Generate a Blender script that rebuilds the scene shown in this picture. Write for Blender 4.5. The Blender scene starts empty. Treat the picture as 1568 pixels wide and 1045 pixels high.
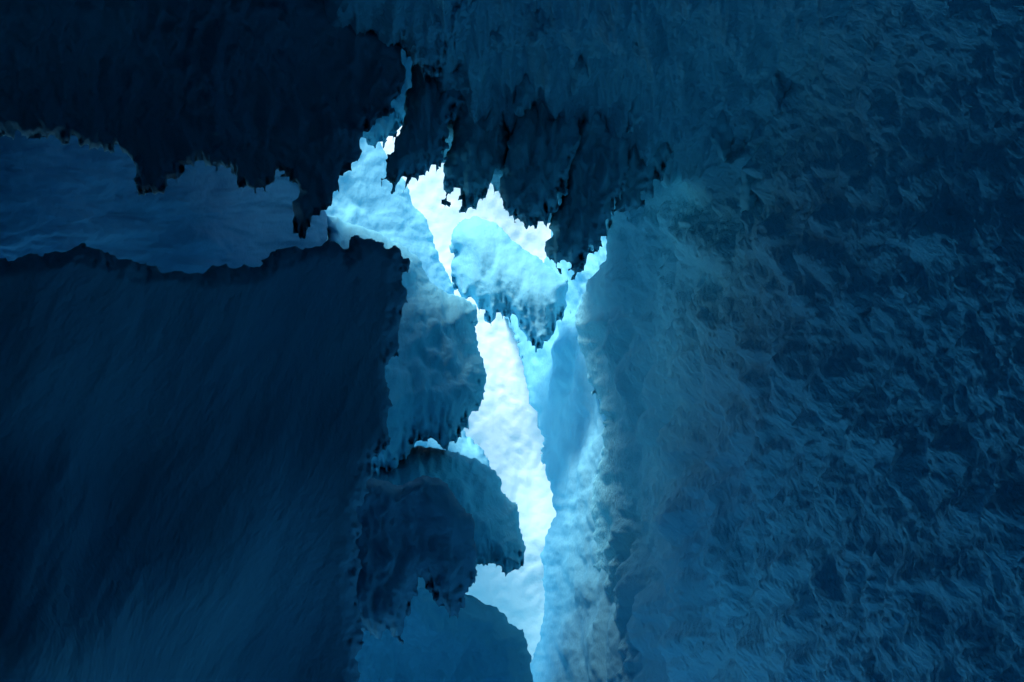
import bpy, math, numpy as np
from mathutils import Vector
S=bpy.context.scene
PITCH=math.radians(38); HF=math.radians(55)
FP=784/math.tan(HF/2)
cp,sp=math.cos(PITCH),math.sin(PITCH)
CAM=np.array([0,0,1.6])
_r=np.random.RandomState(7)
PERM=_r.permutation(256); PERM=np.concatenate([PERM,PERM,PERM])
G=_r.normal(size=(256,3)); G/=np.linalg.norm(G,axis=1)[:,None]
def perlin(x,y,z):
    xi=np.floor(x).astype(int);yi=np.floor(y).astype(int);zi=np.floor(z).astype(int)
    xf=x-xi;yf=y-yi;zf=z-zi
    u=xf**3*(xf*(xf*6-15)+10);v=yf**3*(yf*(yf*6-15)+10);w=zf**3*(zf*(zf*6-15)+10)
    def g(i,j,k):
        gr=G[PERM[(PERM[(PERM[(xi+i)&255]+yi+j)&255]+zi+k)&255]]
        return gr[...,0]*(xf-i)+gr[...,1]*(yf-j)+gr[...,2]*(zf-k)
    def L(a,b,t): return a+(b-a)*t
    return 1.5*L(L(L(g(0,0,0),g(1,0,0),u),L(g(0,1,0),g(1,1,0),u),v),L(L(g(0,0,1),g(1,0,1),u),L(g(0,1,1),g(1,1,1),u),v),w)
def fbm(x,y,z,o=4,gain=.5,puff=False,soft=.012):
    a=1;s=0*x
    for i in range(o):
        n=perlin(x+i*17.3,y+i*9.1,z+i*5.7)
        s=s+a*(np.sqrt(n*n+soft)*1.7-.45 if puff and i<4 else n*(.7 if puff else 1))
        x=x*2.03;y=y*2.03;z=z*2.03;a*=gain
    return s
def ice(name,col,var=.8,bump=.6,bs=8.0,rough=.85,stretch=.45,falloff_col=None,z0=12,z1=20):
    m=bpy.data.materials.new(name);m.use_nodes=True
    nt=m.node_tree;N=nt.nodes;Lk=nt.links
    b=N['Principled BSDF'];b.inputs['Roughness'].default_value=rough
    b.inputs['Specular IOR Level'].default_value=.05
    g=N.new('ShaderNodeNewGeometry')
    mp=N.new('ShaderNodeMapping');mp.inputs['Scale'].default_value=(1,1,stretch)
    Lk.new(g.outputs['Position'],mp.inputs['Vector'])
    n1=N.new('ShaderNodeTexNoise');n1.inputs['Scale'].default_value=.8;n1.inputs['Detail'].default_value=3
    Lk.new(mp.outputs[0],n1.inputs['Vector'])
    r=N.new('ShaderNodeValToRGB')
    r.color_ramp.elements[0].position=.35;r.color_ramp.elements[1].position=.68
    r.color_ramp.elements[0].color=(col[0]*var*.9,col[1]*var,col[2]*(var*.7+.3),1);r.color_ramp.elements[1].color=(*col,1)
    Lk.new(n1.outputs['Fac'],r.inputs[0]);out=r.outputs[0]
    if falloff_col:
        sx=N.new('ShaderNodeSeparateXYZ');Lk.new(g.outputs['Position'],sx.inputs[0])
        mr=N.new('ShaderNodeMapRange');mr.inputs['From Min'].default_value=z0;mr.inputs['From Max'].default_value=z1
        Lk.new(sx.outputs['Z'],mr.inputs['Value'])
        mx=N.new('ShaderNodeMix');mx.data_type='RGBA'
        Lk.new(mr.outputs[0],mx.inputs[0]);mx.inputs[6].default_value=(*falloff_col,1);Lk.new(out,mx.inputs[7]);out=mx.outputs[2]
    Lk.new(out,b.inputs['Base Color'])
    n2=N.new('ShaderNodeTexNoise');n2.inputs['Scale'].default_value=bs;n2.inputs['Detail'].default_value=3
    n2.inputs['Roughness'].default_value=.65
    Lk.new(mp.outputs[0],n2.inputs['Vector'])
    bp=N.new('ShaderNodeBump');bp.inputs['Strength'].default_value=bump;bp.inputs['Distance'].default_value=.1
    Lk.new(n2.outputs['Fac'],bp.inputs['Height']);Lk.new(bp.outputs[0],b.inputs['Normal'])
    return m
def sdf_poly(P,X,Y):
    P=np.array(P,float);n=len(P)
    d=np.full(X.shape,1e9);ins=np.zeros(X.shape,bool)
    for i in range(n):
        a=P[i];b=P[(i+1)%n];e=b-a
        t=np.clip(((X-a[0])*e[0]+(Y-a[1])*e[1])/max(e@e,1e-9),0,1)
        d=np.minimum(d,(X-a[0]-t*e[0])**2+(Y-a[1]-t*e[1])**2)
        c=((a[1]>Y)!=(b[1]>Y))
        if abs(e[1])>1e-9:
            c&=(X<e[0]*(Y-a[1])/e[1]+a[0]); ins^=c
    d=np.sqrt(d)
    return np.where(ins,d,-d)
def ray(X,Y):
    a=(X-784)/FP;b=-(Y-522.5)/FP
    return np.stack([a,cp-sp*b,sp+cp*b],-1)
def ctrl(pts,p=2.2):
    pts=np.array(pts,float)
    def f(X,Y):
        w=0;s=0
        for x,y,d in pts:
            q=1/(((X-x)**2+(Y-y)**2+120**2)**(p/2)); w=w+q; s=s+q*d
        return s/w
    return f
def plane(y0,z0=0,k=0,x0=0,m=0):
    """steep wall: y = y0 + k (z-z0) + m (x-x0)"""
    def f(X,Y):
        r=ray(X,Y)
        return np.clip((y0+k*(1.6-z0)-m*x0)/np.maximum(r[...,1]-k*r[...,2]-m*r[...,0],.05),3,60)
    return f
def solid(name,poly,D,mat,step=2.6,Rpx=45,R=.8,th=1.0,edge=5,teeth=13,tooth=(5,22),amp=.012,fs=(60,110),puff=True,oct=5,seed=0,shear=0,gain=.45,big=.02,skew=.2,ampf=None):
    P=np.array(poly,float)
    x0,y0=P.min(0)-12;x1,y1=P.max(0)+40
    X,Y=np.meshgrid(np.arange(x0,x1,step),np.arange(y0,y1,step))
    s=sdf_poly(P,X,Y)
    gy0,gx0=np.gradient(s,step)
    tm=(.1+.9*np.clip(-gy0*1.3,0,1))*np.exp(-np.maximum(s,0)/30)
    sp1=1-2.6*np.abs(perlin(X/tooth[0]/2.4,Y/tooth[1]/2,0*X+seed+3.7))
    sp2=1-2.6*np.abs(perlin(X/tooth[0],Y/tooth[1],0*X+seed+9.7))
    s=s+edge*fbm(X/24,Y/24,0*X+seed+.5,4,.5)+teeth*tm*(.75*sp1+.5*sp2-.35)
    keep=s>0
    gy,gx=np.gradient(s,step);gl=np.sqrt(gx**2+gy**2)+1e-6
    pad=np.pad(keep,1)
    near=(pad[:-2,1:-1]|pad[2:,1:-1]|pad[1:-1,:-2]|pad[1:-1,2:]|pad[:-2,:-2]|pad[2:,2:]|pad[:-2,2:]|pad[2:,:-2])&~keep
    m=np.where(near,np.clip(-s/gl,0,step*1.2)/gl,0)
    X2=X+gx*m;Y2=Y+gy*m
    use=keep|near
    fu=use[:-1,:-1]&use[1:,:-1]&use[:-1,1:]&use[1:,1:]
    dist=np.where(near,0,np.maximum(s,0))
    t=np.clip(dist/Rpx,0,1);prof=1-np.sqrt(1-(1-t)**2)
    dep=D(X2,Y2) if callable(D) else np.full(X.shape,float(D))
    r=ray(X2,Y2)
    U=(X+shear*Y)/fs[0];Vv=Y/fs[1]
    n0=fbm(U*.6+5,Vv*.6,0*U+seed*1.3,2)
    U=U+.12*n0;Vv=Vv+skew*n0
    n=fbm(U,Vv,0*U+seed*3.1,oct,gain,puff)
    if ampf: n=n*ampf(X,Y)
    bg=fbm(X/260,Y/300,0*X+seed*1.7,2)
    Wb=CAM+ray(X,Y)*(D(X,Y) if callable(D) else dep)[...,None]
    du=np.gradient(Wb,axis=1);dv=np.gradient(Wb,axis=0)
    Nn=np.cross(dv,du);Nn/=np.linalg.norm(Nn,axis=-1)[...,None]+1e-9
    vd=CAM-Wb;sg=np.sign((Nn*vd).sum(-1));Nn*=sg[...,None]
    disp=((amp*n+big*bg)*dep*(.25+.75*t))[...,None]*Nn
    F=CAM+r*(dep+prof*R)[...,None]+disp
    back=dep+R+(1-prof)*th+.5+(amp+big)*dep*.8
    B=CAM+r*back[...,None]
    B=np.where(near[...,None],F+r*.004,B)
    idx=-np.ones(X.shape,int);um=np.zeros(X.shape,bool)
    for a in (slice(0,-1),slice(1,None)):
        for b in (slice(0,-1),slice(1,None)): um[a,b]|=fu
    nf=um.sum();idx[um]=np.arange(nf)
    V=np.concatenate([F[um],B[um]])
    j,i=np.nonzero(fu)
    q=np.stack([idx[j,i],idx[j+1,i],idx[j+1,i+1],idx[j,i+1]],1)
    qb=q[:,::-1]+nf
    E=[];pf=np.pad(fu,1)
    for (a,b,c,d,nb) in ((0,0,0,1,pf[:-2,1:-1]),(1,1,1,0,pf[2:,1:-1]),(1,0,0,0,pf[1:-1,:-2]),(0,1,1,1,pf[1:-1,2:])):
        jj,ii=np.nonzero(fu&~nb)
        va=idx[jj+a,ii+b];vb=idx[jj+c,ii+d]
        E.append(np.stack([va,vb,vb+nf,va+nf],1))
    Q=np.concatenate([q,qb]+E)
    me=bpy.data.meshes.new(name)
    me.vertices.add(len(V));me.vertices.foreach_set('co',V.astype('f').ravel())
    me.loops.add(Q.size);me.loops.foreach_set('vertex_index',Q.astype('i').ravel())
    me.polygons.add(len(Q));me.polygons.foreach_set('loop_start',np.arange(0,Q.size,4,dtype='i'))
    me.polygons.foreach_set('use_smooth',np.ones(len(Q),bool))
    me.update(calc_edges=True);me.validate()
    me.materials.append(mat)
    o=bpy.data.objects.new(name,me);S.collection.objects.link(o)
    return o
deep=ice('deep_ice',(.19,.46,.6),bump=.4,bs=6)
dark=ice('hoarfrost',(.21,.55,.71),bump=.6,bs=9)
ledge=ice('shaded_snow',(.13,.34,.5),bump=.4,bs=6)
wall=ice('blue_ice',(.36,.89,.99),bump=.7,bs=11,falloff_col=(.2,.59,.8),z0=5,z1=12)  # lighter with height: light falloff from the gap painted into the colour
midm=ice('pale_ice',(.28,.82,.97),bump=.5,falloff_col=(.22,.71,.89),z0=6,z1=12)
pale=ice('firn_snow',(.36,.88,.98),bump=.4,bs=5)
slope=ice('wind_packed_snow',(.28,.75,.92),bump=.4,bs=5)
snow=ice('fresh_snow',(.84,.96,.98),var=.94,bump=.2,bs=4,stretch=.8,falloff_col=(.5,.88,.96),z0=9,z1=19)  # bluer lower down: shade of the depths painted into the colour

A=[(-350,-350),(545,-350),(542,0),(548,35),(590,58),(612,75),(622,105),(608,140),(598,165),(575,185),(557,200),(548,235),(530,262),(515,290),(495,318),(472,345),(462,362),(450,335),(450,310),(460,295),(445,262),(425,262),(400,288),(370,275),(355,252),(330,262),(310,240),(285,255),(260,275),(238,302),(215,290),(207,250),(190,228),(140,225),(80,205),(0,205),(-350,200)]
solid('unseen_light_block',A,ctrl([(-300,-300,6),(0,0,7),(300,100,8.5),(560,100,10),(460,330,9.5),(0,200,8),(540,-300,8)]),deep,Rpx=22,R=.3,th=2,amp=.018,fs=(44,80),seed=1)
B=[(-350,395),(0,402),(60,387),(130,377),(180,395),(250,415),(330,415),(400,400),(430,387),(480,381),(505,370),(530,383),(545,362),(570,362),(590,375),(612,380),(625,402),(613,430),(622,460),(610,500),(608,540),(594,560),(600,600),(592,640),(600,665),(580,692),(570,705),(562,740),(550,790),(545,860),(550,960),(545,1400),(-350,1400)]
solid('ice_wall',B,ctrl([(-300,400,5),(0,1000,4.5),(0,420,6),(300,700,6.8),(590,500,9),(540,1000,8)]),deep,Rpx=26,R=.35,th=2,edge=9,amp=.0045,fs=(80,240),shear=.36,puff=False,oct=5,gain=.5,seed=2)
C=[(-350,100),(480,100),(500,215),(500,520),(-350,520)]
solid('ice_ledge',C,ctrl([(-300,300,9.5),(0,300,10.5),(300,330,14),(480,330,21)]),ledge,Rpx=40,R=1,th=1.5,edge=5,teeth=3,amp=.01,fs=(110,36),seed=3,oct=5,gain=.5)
C2=[(400,60),(555,100),(575,215),(612,270),(645,330),(672,400),(697,440),(690,540),(400,540)]
solid('snow_slope',C2,plane(21,20,.1,-3,.65),slope,Rpx=50,R=.8,th=1.5,edge=7,teeth=3,amp=.005,fs=(50,60),seed=34)
def over(Y): return np.clip(8.2+Y*.0155,5.5,13.2)
def rwall(X,Y):
    a=(X-784)/FP
    d=3.77/np.maximum(a+.109,.02)
    m=1/(1+np.exp((Y-385+.15*(X-800))/24.))
    oh=over(Y)+(1-m)*40
    k=1.0
    return -k*np.log(np.exp(-np.minimum(d,60)/k)+np.exp(-oh/k))
E=[(480,-350),(1950,-350),(1950,1400),(800,1400),(812,1045),(828,1000),(848,965),(868,900),(875,830),(900,760),(915,715),(925,650),(905,600),(890,540),(885,480),(900,430),(925,400),(930,345),(915,370),(895,385),(875,350),(850,330),(815,325),(790,310),(765,290),(730,280),(700,262),(678,240),(655,240),(630,190),(640,140),(655,120),(640,95),(600,75),(560,50),(500,40)]
def eamp(X,Y): return 1+.8/(1+np.exp((Y-360)/30))*np.exp(-((X-850)/300)**2)
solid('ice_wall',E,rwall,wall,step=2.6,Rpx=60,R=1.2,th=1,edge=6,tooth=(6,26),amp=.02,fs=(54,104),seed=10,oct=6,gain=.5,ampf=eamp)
def lobe(p,d,seed,mat=wall,Rpx=26,**k):
    D=ctrl(d,4) if isinstance(d,list) else d
    kw=dict(R=.4,th=.8,edge=9,teeth=18,amp=.018,fs=(24,54),oct=5,big=0);kw.update(k)
    return solid('hanging_frost',p,D,mat,Rpx=Rpx,seed=seed,**kw)
lobe([(640,60),(690,50),(715,130),(690,190),(676,240),(668,248),(645,262),(625,272),(603,290),(586,272),(592,238),(610,205),(622,170)],[(660,60,10.6),(620,280,10)],5,midm)
lobe([(700,90),(760,80),(780,200),(768,260),(745,285),(735,300),(712,313),(700,292),(684,302),(678,262),(695,200)],[(740,80,10.9),(700,300,10.9)],6,pale)
lobe([(790,110),(870,100),(885,220),(862,290),(835,332),(815,338),(795,330),(775,322),(768,298),(775,230)],[(820,110,10.9),(800,320,10.4)],7,pale)
lobe([(880,160),(950,150),(970,260),(935,320),(925,345),(915,372),(895,395),(881,420),(868,396),(853,408),(838,392),(842,350),(865,280)],[(910,150,11.2),(880,400,11)],8,pale)
lobe([(950,160),(1040,150),(1030,230),(1000,285),(985,300),(970,332),(945,320),(945,270)],[(1000,150,11.8),(960,320,11.8)],9,pale)
rr=np.random.RandomState(3)
plumes=[(712,150,100,26),(745,215,120,24),(790,185,120,28),(842,240,120,26),(880,150,110,28),(912,240,110,24),(965,205,120,28),(1105,245,120,30),(1150,345,130,26),(760,85,90,26),(985,110,100,28),(690,60,100,26),(1180,180,110,30),(820,70,90,24)]
for i,(tx,ty,Ln,wd) in enumerate(plumes):
    tl=rr.uniform(.05,.4)
    pts=[]
    for sgn in (-1,1):
        for u in (np.linspace(1,.04,7) if sgn<0 else np.linspace(.04,1,7)):
            w_=wd*math.sin(min(u*1.5,1)*math.pi/2)**.8*(1+.25*rr.uniform(-1,1))
            pts.append((tx+sgn*w_+tl*Ln*u,ty-Ln*u))
    dd=float(rwall(np.array(tx+.4*tl*Ln),np.array(ty-.45*Ln)))
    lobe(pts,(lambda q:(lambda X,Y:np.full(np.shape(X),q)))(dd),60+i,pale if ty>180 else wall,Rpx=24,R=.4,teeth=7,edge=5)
lobe([(600,-40),(660,-60),(700,0),(700,60),(665,110),(640,100),(625,70),(600,40)],[(640,-50,8),(650,100,9)],31)
solid('hanging_frost',[(520,-20),(700,-20),(700,190),(640,200),(615,185),(598,205),(590,215),(572,222),(555,215),(540,190)],14.5,midm,Rpx=40,R=.8,th=.6,edge=5,amp=.012,fs=(35,70),seed=33)
E2=[(850,300),(1100,300),(1050,1100),(800,1100),(815,1000),(835,930),(832,880),(838,830),(853,785),(848,755),(830,700),(820,640),(806,600),(800,545),(780,500),(770,470),(830,420)]
solid('ice_wall',E2,plane(22.5,14,.2,.4,-2.6),slope,Rpx=60,R=1,th=1,edge=7,teeth=8,amp=.01,fs=(36,95),seed=11)
Gp=[(700,342),(730,331),(760,345),(800,380),(840,408),(870,430),(868,470),(852,492),(840,518),(822,530),(806,508),(790,487),(770,477),(752,490),(735,472),(700,452),(688,420),(696,390),(688,360)]
solid('unseen_light_block',Gp,plane(18,17,-.05,0,-.3),slope,Rpx=50,R=1.1,th=2,edge=4,amp=.005,fs=(34,60),seed=12)
H=[(500,330),(560,350),(620,380),(645,400),(655,430),(680,446),(715,460),(733,470),(728,500),(735,540),(746,575),(738,612),(715,650),(700,665),(684,686),(665,668),(640,672),(600,720),(500,720)]
solid('ice_column',H,plane(14.5,12,.2,-1,.4),midm,Rpx=60,R=2,th=1.5,edge=5,amp=.015,fs=(44,76),seed=13)
I=[(500,700),(580,695),(640,680),(700,695),(740,712),(765,735),(770,755),(795,775),(800,812),(805,840),(795,860),(778,872),(755,855),(735,862),(720,900),(500,950)]
solid('snow_mound',I,plane(16,11,.3,-.5,.4),midm,Rpx=60,R=2,th=1.5,edge=5,amp=.015,fs=(42,76),seed=14)
I2=[(600,640),(700,640),(745,700),(770,760),(700,800),(600,800)]
solid('snow_mound',I2,plane(20,15,.3,-.5,.3),slope,Rpx=60,R=1.5,th=1.5,edge=5,amp=.008,seed=44)
Fp=[(480,720),(560,730),(610,747),(650,728),(685,738),(702,768),(720,790),(728,830),(733,862),(718,910),(700,950),(685,935),(667,905),(655,885),(643,890),(630,930),(613,982),(595,965),(575,972),(545,960),(480,1000)]
solid('snow_mound',Fp,ctrl([(560,760,10),(720,850,12),(600,960,10)]),deep,Rpx=40,R=.9,th=1.2,edge=6,amp=.018,fs=(42,66),seed=15)
J=[(450,850),(640,860),(720,915),(760,930),(800,965),(812,1000),(820,1100),(820,1400),(450,1400)]
solid('snow_mound',J,ctrl([(600,900,14),(800,1000,17),(600,1300,13)]),midm,Rpx=70,R=2,th=2,edge=5,teeth=6,amp=.017,fs=(42,76),seed=16)
K=[(400,-50),(1050,-50),(1050,1200),(400,1200)]
solid('snow_wall',K,plane(27),snow,step=3.5,Rpx=60,R=1,th=2,edge=5,teeth=3,amp=.0018,fs=(22,30),seed=17,oct=4,gain=.6,big=.03)

def slab(name,x0,x1,y0,y1,z,th,mat,seed,n=120,amp=.4,edge=0,axis='z'):
    xs=np.linspace(x0,x1,n);ys=np.linspace(y0,y1,n);X,Y=np.meshgrid(xs,ys)
    k=np.clip((Y-y0)/(y1-y0),0,1)**8
    Y=Y+edge*k*fbm(X*.3,0*X,0*X+seed,4)
    Z=z+amp*fbm(X*.15,Y*.15,0*X+seed,4)
    if axis=='z': c=lambda X,Y,Z:np.stack([X,Y,Z],-1).reshape(-1,3)
    elif axis=='x': c=lambda X,Y,Z:np.stack([Z,Y,X],-1).reshape(-1,3)
    else: c=lambda X,Y,Z:np.stack([X,Z,Y],-1).reshape(-1,3)
    V=np.concatenate([c(X,Y,Z),c(X,Y,Z+th)])
    id=np.arange(n*n).reshape(n,n)
    q=np.stack([id[:-1,:-1],id[:-1,1:],id[1:,1:],id[1:,:-1]],-1).reshape(-1,4)
    f=q[:,::-1].tolist()+(q+n*n).tolist()
    for a in (id[0],id[-1],id[:,0],id[:,-1]):
        for p,r in zip(a[:-1],a[1:]): f.append([int(p),int(r),int(r+n*n),int(p+n*n)])
    me=bpy.data.meshes.new(name);me.from_pydata(V.tolist(),[],f);me.materials.append(mat)
    me.polygons.foreach_set('use_smooth',[True]*len(f))
    o=bpy.data.objects.new(name,me);S.collection.objects.link(o);return o
slab('unseen_sun_roof',-45,45,-45,8.8,26,2.5,midm,21,edge=1.5)  # unseen roof slab, added with its edge set to shade the near ice
slab('ground',-400,400,-400,400,-3,1,midm,22,amp=.5)
slab('ice_wall',-4,27,-16,10,-8.6,-2,deep,23,amp=.4,axis='x')
slab('ice_wall',-4,27,-16,6.5,5.2,2,deep,24,amp=.4,axis='x')
slab('ice_wall',-10,7,-4,27,-14,-1.5,deep,25,amp=.4,axis='y')
slab('unseen_light_block',-9,6,-15,3,8.3,2,deep,26,amp=.3)  # unseen slab added overhead to block light leaking onto the near walls

w=bpy.data.worlds.new('World');S.world=w;w.use_nodes=True
nt=w.node_tree;sky=nt.nodes.new('ShaderNodeTexSky');sky.sky_type='NISHITA';sky.sun_disc=False
EL=math.radians(58);AZ=math.radians(210)
sky.sun_elevation=EL;sky.sun_rotation=AZ
nt.links.new(sky.outputs[0],nt.nodes['Background'].inputs[0]);nt.nodes['Background'].inputs[1].default_value=.15
l=bpy.data.lights.new('sun','SUN');l.energy=4.8;l.angle=math.radians(22);l.color=(1,.99,.97)
lo=bpy.data.objects.new('sun',l);S.collection.objects.link(lo)
dv=Vector((math.sin(AZ)*math.cos(EL),math.cos(AZ)*math.cos(EL),math.sin(EL)))
lo.rotation_euler=dv.to_track_quat('Z','Y').to_euler()
lo.location=dv*60
c=bpy.data.cameras.new('camera');co=bpy.data.objects.new('camera',c);S.collection.objects.link(co)
c.sensor_width=36;c.lens=18/math.tan(HF/2);c.clip_end=2000;c.clip_start=.05
co.location=CAM;co.rotation_euler=(math.pi/2+PITCH,0,0);S.camera=co
S.view_settings.view_transform='Standard';S.view_settings.look='None';S.view_settings.exposure=0
